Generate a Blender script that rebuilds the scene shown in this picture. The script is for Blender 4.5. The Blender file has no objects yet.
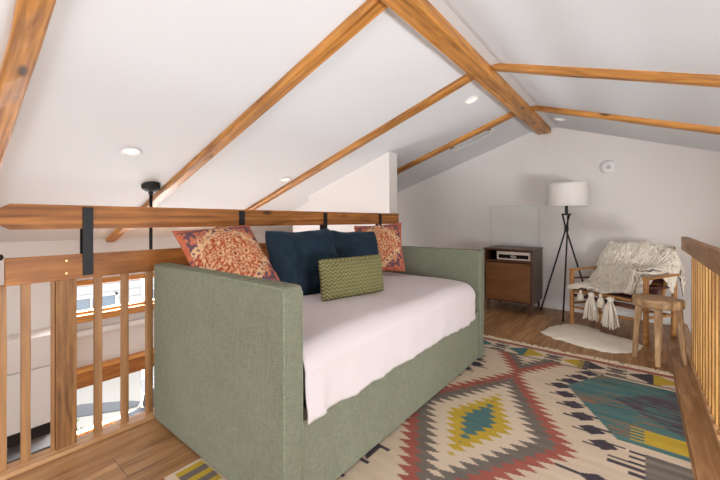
import bpy, bmesh, math, random
from mathutils import Vector, Matrix, Euler, noise
random.seed(7)
C = bpy.context.scene.collection
PI = math.pi
def R(a): return math.radians(a)
def lin(r, g, b):
    f = lambda v: (v/255)/12.92 if v/255 <= .04045 else ((v/255+.055)/1.055)**2.4
    return (f(r), f(g), f(b), 1)

# ------------------------------------------------------------------ materials
def newmat(name):
    m = bpy.data.materials.new(name); m.use_nodes = True
    return m, m.node_tree, m.node_tree.nodes['Principled BSDF']
def flat(name, col, rough=.6, metal=0, bump=0, bscale=60, var=0, spec=.5):
    m, t, p = newmat(name)
    p.inputs['Base Color'].default_value = col
    p.inputs['Roughness'].default_value = rough
    p.inputs['Metallic'].default_value = metal
    p.inputs['Specular IOR Level'].default_value = spec
    N = t.nodes; L = t.links
    tc = N.new('ShaderNodeTexCoord')
    if bump:
        n = N.new('ShaderNodeTexNoise'); n.inputs['Scale'].default_value = bscale; n.inputs['Detail'].default_value = 4
        b = N.new('ShaderNodeBump'); b.inputs['Strength'].default_value = bump; b.inputs['Distance'].default_value = .01
        L.new(tc.outputs['Object'], n.inputs['Vector']); L.new(n.outputs['Fac'], b.inputs['Height']); L.new(b.outputs['Normal'], p.inputs['Normal'])
    if var:
        n2 = N.new('ShaderNodeTexNoise'); n2.inputs['Scale'].default_value = 3.5; n2.inputs['Detail'].default_value = 5
        mx = N.new('ShaderNodeMix'); mx.data_type = 'RGBA'
        mx.inputs['A'].default_value = tuple(c*(1-var) for c in col[:3])+(1,)
        mx.inputs['B'].default_value = tuple(min(1, c*(1+var)) for c in col[:3])+(1,)
        L.new(tc.outputs['Object'], n2.inputs['Vector']); L.new(n2.outputs['Fac'], mx.inputs['Factor']); L.new(mx.outputs['Result'], p.inputs['Base Color'])
    return m
def wood(name, dark, light, rough=.5, scale=1., stretch=9., knots=True, seed=0.):
    """grain runs along local X"""
    m, t, p = newmat(name); N = t.nodes; L = t.links
    p.inputs['Roughness'].default_value = rough
    tc = N.new('ShaderNodeTexCoord'); oi = N.new('ShaderNodeObjectInfo')
    off = N.new('ShaderNodeVectorMath'); off.operation = 'MULTIPLY_ADD'
    cx = N.new('ShaderNodeCombineXYZ')
    for k in range(3): L.new(oi.outputs['Random'], cx.inputs[k])
    L.new(cx.outputs[0], off.inputs[0]); off.inputs[1].default_value = (17+seed, 9, 13); L.new(tc.outputs['Object'], off.inputs[2])
    mp = N.new('ShaderNodeMapping'); mp.inputs['Scale'].default_value = (scale*1.2, scale*stretch, scale*stretch)
    L.new(off.outputs[0], mp.inputs['Vector'])
    n = N.new('ShaderNodeTexNoise'); n.inputs['Scale'].default_value = 2.2; n.inputs['Detail'].default_value = 7; n.inputs['Distortion'].default_value = .8
    L.new(mp.outputs[0], n.inputs['Vector'])
    w = N.new('ShaderNodeTexWave'); w.wave_type = 'BANDS'; w.bands_direction = 'Y'
    w.inputs['Scale'].default_value = .9; w.inputs['Distortion'].default_value = 7; w.inputs['Detail'].default_value = 3; w.inputs['Detail Scale'].default_value = .8
    L.new(mp.outputs[0], w.inputs['Vector'])
    a = N.new('ShaderNodeMath'); a.operation = 'MULTIPLY_ADD'; a.inputs[1].default_value = .14
    L.new(w.outputs['Fac'], a.inputs[0]); L.new(n.outputs['Fac'], a.inputs[2])
    fp = N.new('ShaderNodeMapping'); fp.inputs['Scale'].default_value = (scale*3, scale*90, scale*90); L.new(off.outputs[0], fp.inputs['Vector'])
    fn = N.new('ShaderNodeTexNoise'); fn.inputs['Scale'].default_value = 1.; fn.inputs['Detail'].default_value = 3; L.new(fp.outputs[0], fn.inputs['Vector'])
    a0 = a; a = N.new('ShaderNodeMath'); a.operation = 'MULTIPLY_ADD'; a.inputs[1].default_value = .30; L.new(fn.outputs['Fac'], a.inputs[0])
    sb = N.new('ShaderNodeMath'); sb.operation = 'SUBTRACT'; sb.inputs[1].default_value = .15; L.new(a0.outputs[0], sb.inputs[0]); L.new(sb.outputs[0], a.inputs[2])
    cr = N.new('ShaderNodeValToRGB'); cr.color_ramp.elements[0].position = .30; cr.color_ramp.elements[0].color = dark
    cr.color_ramp.elements[1].position = .78; cr.color_ramp.elements[1].color = light
    L.new(a.outputs[0], cr.inputs['Fac'])
    out = cr.outputs['Color']
    if knots:
        mp2 = N.new('ShaderNodeMapping'); mp2.inputs['Scale'].default_value = (2.6, 7, 7); L.new(off.outputs[0], mp2.inputs['Vector'])
        v = N.new('ShaderNodeTexVoronoi'); v.inputs['Scale'].default_value = 1.0; L.new(mp2.outputs[0], v.inputs['Vector'])
        kr = N.new('ShaderNodeValToRGB'); kr.color_ramp.elements[0].position = .06; kr.color_ramp.elements[0].color = (1, 1, 1, 1)
        kr.color_ramp.elements[1].position = .16; kr.color_ramp.elements[1].color = (0, 0, 0, 1)
        L.new(v.outputs['Distance'], kr.inputs['Fac'])
        mx = N.new('ShaderNodeMix'); mx.data_type = 'RGBA'; mx.inputs['B'].default_value = tuple(c*.35 for c in dark[:3])+(1,)
        L.new(kr.outputs['Color'], mx.inputs['Factor']); L.new(out, mx.inputs['A']); out = mx.outputs['Result']
    L.new(out, p.inputs['Base Color'])
    b = N.new('ShaderNodeBump'); b.inputs['Strength'].default_value = .25; b.inputs['Distance'].default_value = .004
    L.new(a.outputs[0], b.inputs['Height']); L.new(b.outputs['Normal'], p.inputs['Normal'])
    return m
def weave(name, c1, c2, scale=260, rough=.95, bump=.5):
    """woven upholstery: two crossed thread waves plus slub noise"""
    m, t, p = newmat(name); N = t.nodes; L = t.links
    p.inputs['Roughness'].default_value = rough; p.inputs['Specular IOR Level'].default_value = .2
    tc = N.new('ShaderNodeTexCoord')
    ns = []
    for st in ((scale, scale, 30), (30, 30, scale)):
        mp = N.new('ShaderNodeMapping'); mp.inputs['Scale'].default_value = st; L.new(tc.outputs['Object'], mp.inputs['Vector'])
        n = N.new('ShaderNodeTexNoise'); n.inputs['Scale'].default_value = 1; n.inputs['Detail'].default_value = 2; L.new(mp.outputs[0], n.inputs['Vector']); ns.append(n)
    a = N.new('ShaderNodeMath'); a.operation = 'ADD'; L.new(ns[0].outputs['Fac'], a.inputs[0]); L.new(ns[1].outputs['Fac'], a.inputs[1])
    big = N.new('ShaderNodeTexNoise'); big.inputs['Scale'].default_value = 4; L.new(tc.outputs['Object'], big.inputs['Vector'])
    a2 = N.new('ShaderNodeMath'); a2.operation = 'MULTIPLY_ADD'; a2.inputs[1].default_value = .3; L.new(big.outputs['Fac'], a2.inputs[0]); L.new(a.outputs[0], a2.inputs[2])
    cr = N.new('ShaderNodeValToRGB'); cr.color_ramp.elements[0].position = .75; cr.color_ramp.elements[0].color = c1
    cr.color_ramp.elements[1].position = 1.0; cr.color_ramp.elements[1].color = c2
    mr = N.new('ShaderNodeMath'); mr.operation = 'MULTIPLY'; mr.inputs[1].default_value = .76; L.new(a2.outputs[0], mr.inputs[0]); L.new(mr.outputs[0], cr.inputs['Fac'])
    L.new(cr.outputs['Color'], p.inputs['Base Color'])
    b = N.new('ShaderNodeBump'); b.inputs['Strength'].default_value = bump; b.inputs['Distance'].default_value = .002
    L.new(a.outputs[0], b.inputs['Height']); L.new(b.outputs['Normal'], p.inputs['Normal'])
    return m
def vcol(name, rough=.95, bump=.4, bscale=300, sat=1.):
    """pattern woven into the cloth, stored as a colour attribute"""
    m, t, p = newmat(name); N = t.nodes; L = t.links
    p.inputs['Roughness'].default_value = rough; p.inputs['Specular IOR Level'].default_value = .15
    at = N.new('ShaderNodeAttribute'); at.attribute_name = 'pattern'
    tc = N.new('ShaderNodeTexCoord'); n = N.new('ShaderNodeTexNoise'); n.inputs['Scale'].default_value = bscale; n.inputs['Detail'].default_value = 2
    L.new(tc.outputs['Object'], n.inputs['Vector'])
    mr = N.new('ShaderNodeMapRange'); mr.inputs['From Min'].default_value = .3; mr.inputs['From Max'].default_value = .7; mr.inputs['To Min'].default_value = .82; mr.inputs['To Max'].default_value = 1.12
    L.new(n.outputs['Fac'], mr.inputs['Value'])
    mx = N.new('ShaderNodeMix'); mx.data_type = 'RGBA'; mx.blend_type = 'MULTIPLY'; mx.inputs['Factor'].default_value = 1
    L.new(at.outputs['Color'], mx.inputs['A']); L.new(mr.outputs[0], mx.inputs['B']); L.new(mx.outputs['Result'], p.inputs['Base Color'])
    b = N.new('ShaderNodeBump'); b.inputs['Strength'].default_value = bump; b.inputs['Distance'].default_value = .002
    L.new(n.outputs['Fac'], b.inputs['Height']); L.new(b.outputs['Normal'], p.inputs['Normal'])
    return m
def plank_floor():
    m, t, p = newmat('oak_planks'); N = t.nodes; L = t.links
    tc = N.new('ShaderNodeTexCoord')
    rot = N.new('ShaderNodeMapping'); rot.inputs['Rotation'].default_value = (0, 0, PI/2); L.new(tc.outputs['Object'], rot.inputs['Vector'])
    br = N.new('ShaderNodeTexBrick'); br.inputs['Scale'].default_value = 1; br.inputs['Brick Width'].default_value = 1.5; br.inputs['Row Height'].default_value = .19
    br.inputs['Mortar Size'].default_value = .0014; br.inputs['Mortar Smooth'].default_value = .2; br.offset = .37; br.inputs['Bias'].default_value = 0
    br.inputs['Color1'].default_value = (0, 0, 0, 1); br.inputs['Color2'].default_value = (1, 1, 1, 1); br.inputs['Mortar'].default_value = (.5, .5, .5, 1)
    L.new(rot.outputs[0], br.inputs['Vector'])
    mp = N.new('ShaderNodeMapping'); mp.inputs['Scale'].default_value = (14, 1.3, 8); L.new(tc.outputs['Object'], mp.inputs['Vector'])
    sh = N.new('ShaderNodeVectorMath'); sh.operation = 'MULTIPLY_ADD'; sh.inputs[1].default_value = (7, 23, 3); L.new(br.outputs['Color'], sh.inputs[0]); L.new(mp.outputs[0], sh.inputs[2])
    n = N.new('ShaderNodeTexNoise'); n.inputs['Scale'].default_value = 1.5; n.inputs['Detail'].default_value = 8; n.inputs['Distortion'].default_value = 1.1; L.new(sh.outputs[0], n.inputs['Vector'])
    ma = N.new('ShaderNodeMath'); ma.operation = 'MULTIPLY_ADD'; ma.inputs[1].default_value = .16; L.new(br.outputs['Color'], ma.inputs[0]); L.new(n.outputs['Fac'], ma.inputs[2])
    cr = N.new('ShaderNodeValToRGB'); e = cr.color_ramp.elements
    e[0].position = .34; e[0].color = lin(126, 88, 54); e[1].position = .8; e[1].color = lin(194, 150, 104)
    k = e.new(.55); k.color = lin(161, 117, 76)
    L.new(ma.outputs[0], cr.inputs['Fac'])
    mx = N.new('ShaderNodeMix'); mx.data_type = 'RGBA'; mx.inputs['B'].default_value = lin(92, 66, 46)
    L.new(br.outputs['Fac'], mx.inputs['Factor']); L.new(cr.outputs['Color'], mx.inputs['A']); L.new(mx.outputs['Result'], p.inputs['Base Color'])
    p.inputs['Roughness'].default_value = .42
    b = N.new('ShaderNodeBump'); b.inputs['Strength'].default_value = .15; b.inputs['Distance'].default_value = .003; L.new(n.outputs['Fac'], b.inputs['Height']); L.new(b.outputs['Normal'], p.inputs['Normal'])
    return m

M = {}
M['wall'] = flat('white_paint', lin(231, 225, 220), .75, bump=.06, bscale=40, spec=.2)
M['ceil'] = flat('ceiling_paint', lin(222, 224, 226), .8, bump=.08, bscale=25, spec=.2)
M['trim'] = flat('trim_paint', lin(236, 234, 231), .5, bump=.02)
M['floor'] = plank_floor()
M['beam'] = wood('honey_fir', lin(128, 78, 30), lin(208, 144, 70), .45)
M['rail'] = wood('varnished_pine', lin(122, 70, 26), lin(188, 122, 56), .5)
M['balus'] = wood('pale_pine', lin(134, 92, 54), lin(184, 136, 88), .5, knots=False)
M['balusR'] = wood('yellow_pine', lin(146, 100, 48), lin(194, 146, 82), .5, knots=False)
M['black'] = flat('black_steel', lin(28, 28, 30), .5, .3, bump=.05)
M['sage'] = weave('sage_linen', lin(110, 112, 95), lin(128, 130, 111), scale=600, bump=.25)
M['sheet'] = flat('white_cotton', lin(208, 198, 198), .9, bump=.15, bscale=12, spec=.1)
M['glass'] = None
def glass(name='clear_glass', tint=(1, 1, 1, 1), rough=0.02):
    m, t, p = newmat(name)
    N = t.nodes; L = t.links                      # thin clear sheet: see-through with a weak mirror
    tr = N.new('ShaderNodeBsdfTransparent'); tr.inputs['Color'].default_value = tint
    gl = N.new('ShaderNodeBsdfGlossy'); gl.inputs['Roughness'].default_value = rough
    fr = N.new('ShaderNodeFresnel'); fr.inputs['IOR'].default_value = 1.08
    ms = N.new('ShaderNodeMixShader'); L.new(fr.outputs[0], ms.inputs[0]); L.new(tr.outputs[0], ms.inputs[1]); L.new(gl.outputs[0], ms.inputs[2])
    L.new(ms.outputs[0], N['Material Output'].inputs['Surface'])
    return m
M['glass'] = glass()
M['acrylic'] = glass('clear_acrylic', (.984, .993, .988, 1))

# ------------------------------------------------------------------ mesh helpers
def link(name, bm, mat, parent=None, mw=None, smooth=False):
    me = bpy.data.meshes.new(name)
    bmesh.ops.recalc_face_normals(bm, faces=bm.faces)
    bm.to_mesh(me); bm.free()
    if smooth: me.polygons.foreach_set('use_smooth', [True]*len(me.polygons))
    if mat: me.materials.append(mat)
    o = bpy.data.objects.new(name, me); C.objects.link(o)
    if mw is not None: o.matrix_basis = mw
    if parent: o.parent = parent
    return o
def box(bm, x0, x1, y0, y1, z0, z1, bev=0, seg=2):
    vs = [bm.verts.new((x, y, z)) for x in (x0, x1) for y in (y0, y1) for z in (z0, z1)]
    idx = [(0, 1, 3, 2), (4, 6, 7, 5), (0, 4, 5, 1), (2, 3, 7, 6), (0, 2, 6, 4), (1, 5, 7, 3)]
    fs = [bm.faces.new([vs[i] for i in f]) for f in idx]
    if bev:
        es = list({e for f in fs for e in f.edges})
        bmesh.ops.bevel(bm, geom=es, offset=bev, segments=seg, affect='EDGES', profile=.6)
def bx(*a, **k):
    bm = bmesh.new(); box(bm, *a, **k); return bm
def tube(bm, pts, r, n=10, cap=True):
    """sweep; r a number or list of radii"""
    rs = r if isinstance(r, (list, tuple)) else [r]*len(pts)
    pts = [Vector(p) for p in pts]; rings = []
    ref = Vector((0, 0, 1)) if abs((pts[1]-pts[0]).normalized().z) < .9 else Vector((1, 0, 0))
    for i, p in enumerate(pts):
        d = (pts[min(i+1, len(pts)-1)]-pts[max(i-1, 0)]).normalized()
        u = (ref-d*ref.dot(d)).normalized(); v = d.cross(u)
        rings.append([bm.verts.new(p+(u*math.cos(2*PI*k/n)+v*math.sin(2*PI*k/n))*rs[i]) for k in range(n)])
    for a, b in zip(rings, rings[1:]):
        for k in range(n): bm.faces.new((a[k], a[(k+1) % n], b[(k+1) % n], b[k]))
    if cap: bm.faces.new(rings[0][::-1]); bm.faces.new(rings[-1])
def lathe(bm, prof, n=40, c=(0, 0, 0)):
    rings = []
    for r, z in prof:
        if r < 1e-6: rings.append([bm.verts.new((c[0], c[1], c[2]+z))])
        else: rings.append([bm.verts.new((c[0]+r*math.cos(2*PI*k/n), c[1]+r*math.sin(2*PI*k/n), c[2]+z)) for k in range(n)])
    for a, b in zip(rings, rings[1:]):
        for k in range(n):
            k2 = (k+1) % n
            if len(a) == 1 and len(b) == 1: continue
            if len(a) == 1: bm.faces.new((a[0], b[k2], b[k]))
            elif len(b) == 1: bm.faces.new((a[k], a[k2], b[0]))
            else: bm.faces.new((a[k], a[k2], b[k2], b[k]))
def prism(bm, poly, z0, z1):
    a = [bm.verts.new((x, y, z0)) for x, y in poly]; b = [bm.verts.new((x, y, z1)) for x, y in poly]
    bm.faces.new(a[::-1]); bm.faces.new(b)
    n = len(poly)
    for k in range(n): bm.faces.new((a[k], a[(k+1) % n], b[(k+1) % n], b[k]))
def tag(o, label, cat, group=None):
    o['label'] = label; o['category'] = cat
    if group: o['group'] = group
    return o
def thing(name, label, cat, loc=(0, 0, 0), rz=0, group=None):
    o = bpy.data.objects.new(name, None); C.objects.link(o); o.empty_display_size = .1
    o.location = loc; o.rotation_euler = (0, 0, rz)
    return tag(o, label, cat, group)
def struct(name, bm, mat, parent=None, smooth=False, mw=None):
    o = link(name, bm, mat, parent, smooth=smooth, mw=mw)
    if not parent: o['kind'] = 'structure'
    return o
def copy_tree(o, parent=None):
    c = o.copy(); C.objects.link(c)
    if parent: c.parent = parent
    for ch in o.children: copy_tree(ch, c)
    return c

# ------------------------------------------------------------------ dimensions (metres, camera above the origin)
ZR, K, XR = 2.285, .335, -.93          # ridge height, roof slope, ridge x
def zc(x): return ZR-K*abs(x-XR)
XE = -5.16                             # eave wall
YW = 4.9                               # far gable wall
XN = -2.15                             # edge of the loft
YB, XRW = -2.3, 1.9                    # wall behind the camera, right wall
ZL = -2.6                              # storey below
TH = math.atan(K)

# ------------------------------------------------------------------ shell
struct('floor', bx(XN-.03, .36, YB, YW, -.26, 0), M['floor'])
bm = bmesh.new(); box(bm, -3.7, XN-.03, 3.38, YW, -.26, 0); struct('floor', bm, M['floor'])
struct('floor', bx(XE-.2, XRW, YB, YW, ZL-.1, ZL), M['floor'])
def gable(y, sgn, holes=()):
    pass
# ceiling: two slopes with a narrow flat strip at the ridge
bm = bmesh.new()
xs = [(XE-.3, None), (-1.13, None), (-.73, None), (XRW+.1, None)]
prof = [(XE-.3, zc(XE-.3)), (-1.06, zc(-1.06)), (-.80, zc(-.80)), (XRW+.1, zc(XRW+.1))]
prof2 = [(x, z+.15) for x, z in prof]
for a, b in ((YB-.1, YW+.1),):
    lo = [[bm.verts.new((x, y, z)) for x, z in prof] for y in (a, b)]
    hi = [[bm.verts.new((x, y, z)) for x, z in prof2] for y in (a, b)]
    for i in range(3):
        bm.faces.new((lo[0][i], lo[0][i+1], lo[1][i+1], lo[1][i])); bm.faces.new((hi[0][i], hi[1][i], hi[1][i+1], hi[0][i+1]))
        for q in (0, 1): bm.faces.new((lo[q][i], hi[q][i], hi[q][i+1], lo[q][i+1]))
    for i in (0, 3): bm.faces.new((lo[0][i], lo[1][i], hi[1][i], hi[0][i]))
struct('ceiling', bm, M['ceil'])
# far gable wall and back wall: pentagon prisms in the xz plane
def gwall(name, y0, y1, x0, x1, zb, top_x=None):
    bm = bmesh.new()
    poly = [(x0, zb), (x1, zb), (x1, zc(x1)+.1)] + ([(XR, ZR+.1)] if x0 < XR < x1 else []) + [(x0, zc(x0)+.1)]
    a = [bm.verts.new((x, y0, z)) for x, z in poly]; b = [bm.verts.new((x, y1, z)) for x, z in poly]
    bm.faces.new(a); bm.faces.new(b[::-1])
    for k in range(len(poly)): bm.faces.new((a[k], b[k], b[(k+1) % len(poly)], a[(k+1) % len(poly)]))
    return struct(name, bm, M['wall'])
gwall('wall_far', YW, YW+.12, XE-.2, XRW+.1, ZL)
# short wall at the end of the railing, and the closet face beside it
gwall('wall_partition', 3.27, 3.43, -3.50, XN-.04, ZL)
gwall('wall_closet', 3.47, 3.59, -4.05, -3.50, ZL)
# eave wall with two windows
wy0, wy1 = 1.04, 2.75
def wall_holes(name, axis, c0, c1, a0, a1, z0, z1, holes):
    """axis 'x': slab c0..c1 in x spanning a (y); 'y': slab in y spanning a (x); holes stacked in z share a range"""
    bm = bmesh.new()
    def b(p0, p1, q0, q1):
        if p1-p0 < 1e-4 or q1-q0 < 1e-4: return
        if axis == 'x': box(bm, c0, c1, p0, p1, q0, q1)
        else: box(bm, p0, p1, c0, c1, q0, q1)
    h0 = holes[0]; b(a0, h0[0], z0, z1); b(h0[1], a1, z0, z1); z = z0
    for h in holes: b(h0[0], h0[1], z, h[2]); z = h[3]
    b(h0[0], h0[1], z, z1)
    return struct(name, bm, M['wall'])
wall_holes('wall_left', 'x', XE-.16, XE, YB, YW, ZL, zc(XE)+.05, [(wy0, wy1, -1.46, -.86), (wy0, wy1, -.02, .35)])
wall_holes('wall_right', 'x', XRW, XRW+.12, YB, YW, ZL, zc(XRW)+.05, [(.2, 2.2, .2, .85)])
# wall behind the camera, with a big unseen opening added to let in light
bm = bmesh.new()
for a in ((XE-.2, -3.2, ZL, zc(-3.2)), (-3.2, 1.2, ZL, .25), (1.2, XRW+.1, ZL, zc(1.2)), ): box(bm, a[0], a[1], YB-.12, YB, a[2], a[3])
box(bm, -3.2, 1.2, YB-.12, YB, 1.45, 2.35)
struct('wall_back', bm, M['wall'])
# baseboards
struct('baseboard_far', bx(-3.7, .29, YW-.014, YW, 0, .085, bev=.004), M['trim'])
# nosing along the loft edge (left) and kerb below the right railing
M['nosing'] = wood('nosing_oak', lin(170, 122, 78), lin(216, 172, 124), .4, knots=False)
def boardY(name, x0, x1, y0, y1, z0, z1, mat, parent=None, bev=.003):
    """board along world Y with its grain along local X"""
    bm = bmesh.new(); L = y1-y0
    box(bm, -L/2, L/2, -(x1-x0)/2, (x1-x0)/2, -(z1-z0)/2, (z1-z0)/2, bev=bev)
    mw = Matrix.Translation(((x0+x1)/2, (y0+y1)/2, (z0+z1)/2)) @ Matrix.Rotation(PI/2, 4, 'Z')
    return link(name, bm, mat, parent, mw)
o = boardY('trim_1', XN-.045, XN+.045, YB, 3.22, -.02, .018, M['nosing']); o['kind'] = 'structure'
o = boardY('trim_2', .295, .375, YB, YW, 0, .035, M['nosing']); o['kind'] = 'structure'

# windows in the eave wall
def window(name, y0, y1, z0, z1, x, sgn, wood_m, head=.05, sill=.07, sillout=.05, mull=2):
    """frame in an opening of a wall at x; sgn=+1: room lies at greater x"""
    o = struct(name, bx(x-.11*sgn if sgn > 0 else x+.02, x-.02 if sgn > 0 else x+.11, y0, y0+.04, z0, z1), wood_m)
    bm = bmesh.new(); xa, xb = sorted((x-.11*sgn, x-.02*sgn))
    box(bm, xa, xb, y0, y1, z1-.03, z1); box(bm, xa, xb, y0, y1, z0, z0+.03); box(bm, xa, xb, y1-.04, y1, z0, z1)
    for k in range(1, mull):
        ym = y0+(y1-y0)*k/mull; box(bm, xa, xb, ym-.025, ym+.025, z0, z1)
    link('window_frame', bm, wood_m, o)
    xm = (xa+xb)/2
    link('window_pane', bx(xm-.003, xm+.003, y0+.02, y1-.02, z0+.02, z1-.02), M['glass'], o)
    return o
M['winwood'] = wood('window_fir', lin(176, 112, 50), lin(226, 160, 88), .45)
w1 = window('window_1', wy0, wy1, -.02, .35, XE, 1, M['winwood'])
o = boardY('window_casing', XE, XE+.03, wy0-.03, wy1+.05, .33, .39, M['winwood'], w1)
o = boardY('window_sill', XE, XE+.07, wy0-.03, wy1+.05, -.10, -.02, M['winwood'], w1)
o = link('window_apron', bx(XE, XE+.10, wy0-.03, wy1+.05, -.25, -.19, bev=.004), M['trim'], w1)
w2 = window('window_2', wy0, wy1, -1.46, -.86, XE, 1, M['winwood'], mull=2)
o = boardY('window_casing', XE, XE+.05, wy0-.03, wy1+.05, -.87, -.68, M['rail'], w2)
o = boardY('window_cap', XE, XE+.09, wy0-.03, wy1+.05, -.68, -.635, M['winwood'], w2)
o = boardY('window_sill', XE-.0, XE+.10, wy0-.03, wy1+.05, -1.50, -1.46, M['winwood'], w2)
w3 = window('window_3', .2, 2.2, .2, .85, XRW, -1, M['winwood'])
w4 = struct('added_fill_window', bx(-3.2, -3.14, YB-.1, YB-.03, .25, 1.45), M['trim'])  # unseen window, added behind the camera to brighten the loft
bm = bmesh.new(); box(bm, 1.14, 1.2, YB-.1, YB-.03, .25, 1.45)
for x in (-1.73, -.27): box(bm, x-.03, x+.03, YB-.1, YB-.03, .25, 1.45)
box(bm, -3.2, 1.2, YB-.1, YB-.03, .25, .31); box(bm, -3.2, 1.2, YB-.1, YB-.03, 1.39, 1.45); link('window_frame', bm, M['trim'], w4)

# ------------------------------------------------------------------ roof timbers
def timber(name, p0, p1, w, h, mat, label, cat='beam', group=None, wob=.004):
    """hand-hewn timber from p0 to p1 (centre line of its underside), grain along local X"""
    p0, p1 = Vector(p0), Vector(p1); L = (p1-p0).length; ex = (p1-p0).normalized()
    ey = Vector((0, 0, 1)).cross(ex).normalized(); ez = ex.cross(ey)
    bm = bmesh.new(); n = max(6, int(L/.12)); rings = []
    sd = random.random()*50
    for i in range(n+1):
        x = L*i/n; ring = []
        c = .012
        sec = [(-w/2+c, 0), (w/2-c, 0), (w/2, c), (w/2, h), (-w/2, h), (-w/2, c)]
        for k, (a, b) in enumerate(sec):
            j = noise.noise(Vector((x*2.5+sd, k*5., 0)))*wob*2
            ring.append(bm.verts.new((x, a+j*(1 if a > 0 else -1), b+(j if b < h/2 else 0))))
        rings.append(ring)
    for a, b in zip(rings, rings[1:]):
        for k in range(6): bm.faces.new((a[k], a[(k+1) % 6], b[(k+1) % 6], b[k]))
    bm.faces.new(rings[0]); bm.faces.new(rings[-1][::-1])
    mw = Matrix((ex, ey, ez)).transposed().to_4x4(); mw.translation = p0
    o = link(name, bm, mat, None, mw); tag(o, label, cat, group)
    return o
timber('ridge_beam', (-.935, YB+.02, 2.185), (-.935, YW-.03, 2.175), .145, .13, M['beam'], 'thick honey-coloured ridge beam running along the peak of the white ceiling')
drop = .045
lab = ['sloping wooden rafter cut off by the left edge of the photo', 'wooden rafter on left slope meeting the ridge beam at the top edge, longest in view',
       'middle wooden rafter on the left slope, running down behind the upper rail', 'shortest dark rafter on left slope, ending behind the white partition']
for Y, l in zip((.285, 1.48, 2.70, 3.92), lab):
    x1 = XE+.0 if Y < 3 else -3.62
    if Y > 3: x1 = -4.4
    timber('rafter', (-1.0, Y, zc(-1.0)-drop), (x1+(.02), Y, zc(x1)-drop), .10 if Y < 2 else .085, .075, M['beam'], l, 'rafter', 'exposed roof rafters')
for Y, l in zip((2.665, 3.87), ('wooden rafter on right slope, the upper and nearer one', 'wooden rafter on right slope, the lower one near the gable wall')):
    timber('rafter', (-.86, Y, zc(-.86)-drop), (XRW, Y, zc(XRW)-drop), .08, .075, M['beam'], l, 'rafter', 'exposed roof rafters')

# ------------------------------------------------------------------ recessed lights, detector, vent
PLn = Vector((-K, 0, 1)).normalized(); PRn = Vector((K, 0, 1)).normalized()
M['lightdisc'] = flat('frosted_lens', lin(240, 238, 234), .5)
m_ = M['lightdisc'].node_tree.nodes['Principled BSDF']; m_.inputs['Emission Color'].default_value = (1, .96, .9, 1); m_.inputs['Emission Strength'].default_value = .25
def downlight(x, y, label):
    s = 1 if x < XR else -1
    n = Vector((K*s, 0, -1)).normalized()      # into the room
    t = thing('recessed_light', label, 'ceiling light', (x, y, zc(x)), 0, 'recessed lights in the white ceiling')
    t.rotation_euler = n.to_track_quat('Z', 'Y').to_euler()
    bm = bmesh.new(); lathe(bm, [(.062, 0), (.066, .007), (.055, .010), (.048, .002), (.048, 0), (.062, 0)], 36); link('trim_ring', bm, M['trim'], t, smooth=True)
    bm = bmesh.new(); lathe(bm, [(0, .0015), (.048, .0015), (.048, 0), (0, 0)], 36); link('lens', bm, M['lightdisc'], t)
    return t
downlight(-2.95, .975, 'round white recessed light in the left slope above the fan canopy')
downlight(-3.11, 2.55, 'round white recessed light beside the lower end of the middle rafter')
downlight(-1.20, 3.13, 'round white recessed light on left slope, just left of the ridge beam')
downlight(-.685, 4.36, 'round white recessed light just right of the end of the ridge beam')
t = thing('smoke_detector', 'round white smoke detector high on the gable wall', 'smoke detector', (-.286, YW, 1.705))
t.rotation_euler = (PI/2, 0, 0)
bm = bmesh.new(); lathe(bm, [(.078, 0), (.078, .014), (.066, .026), (.045, .040), (0, .042)], 40); link('housing', bm, M['trim'], t, smooth=True)
bm = bmesh.new(); lathe(bm, [(.02, .040), (.02, .050), (.015, .053), (0, .053)], 24); o = link('sensor_cap', bm, flat('grey_plastic', lin(190, 190, 190), .5, bump=.02), t, smooth=True); o.location = (.012, -.008, 0)
# ceiling vent
x0, x1 = -1.83, -1.33; y0, y1 = 4.07, 4.24
t = thing('ceiling_vent', 'long white air vent beside the shortest rafter', 'vent', ((x0+x1)/2, (y0+y1)/2, zc((x0+x1)/2)))
t.rotation_euler = (0, -TH, 0)
bm = bmesh.new(); L2 = (x1-x0)/2/math.cos(TH)
for a in ((-L2, L2, -.09, -.065), (-L2, L2, .065, .09), (-L2, -L2+.05, -.09, .09), (L2-.05, L2, -.09, .09)): box(bm, *a, -.014, .004)
link('vent_frame', bm, M['trim'], t)
for k in range(5):
    bm = bmesh.new(); box(bm, -L2+.05, L2-.05, -.009, .009, -.0015, .0015); o = link('slat', bm, M['trim'], t); o.location = (0, -.05+k*.025, -.006); o.rotation_euler = (R(35), 0, 0)

# ------------------------------------------------------------------ left railing
def boardV(name, x, y, z0, z1, wx, wy, mat, parent, bev=.003):
    """upright piece, grain along its length"""
    bm = bmesh.new(); L = z1-z0; box(bm, -L/2, L/2, -wy/2, wy/2, -wx/2, wx/2, bev=bev)
    mw = Matrix.Translation((x, y, (z0+z1)/2)) @ Matrix.Rotation(-PI/2, 4, 'Y')
    return link(name, bm, mat, parent, mw)
XF = -2.165
lr = thing('loft_railing', 'pine guard rail with balusters and black straps behind the daybed', 'railing', (0, 0, 0))
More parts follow.
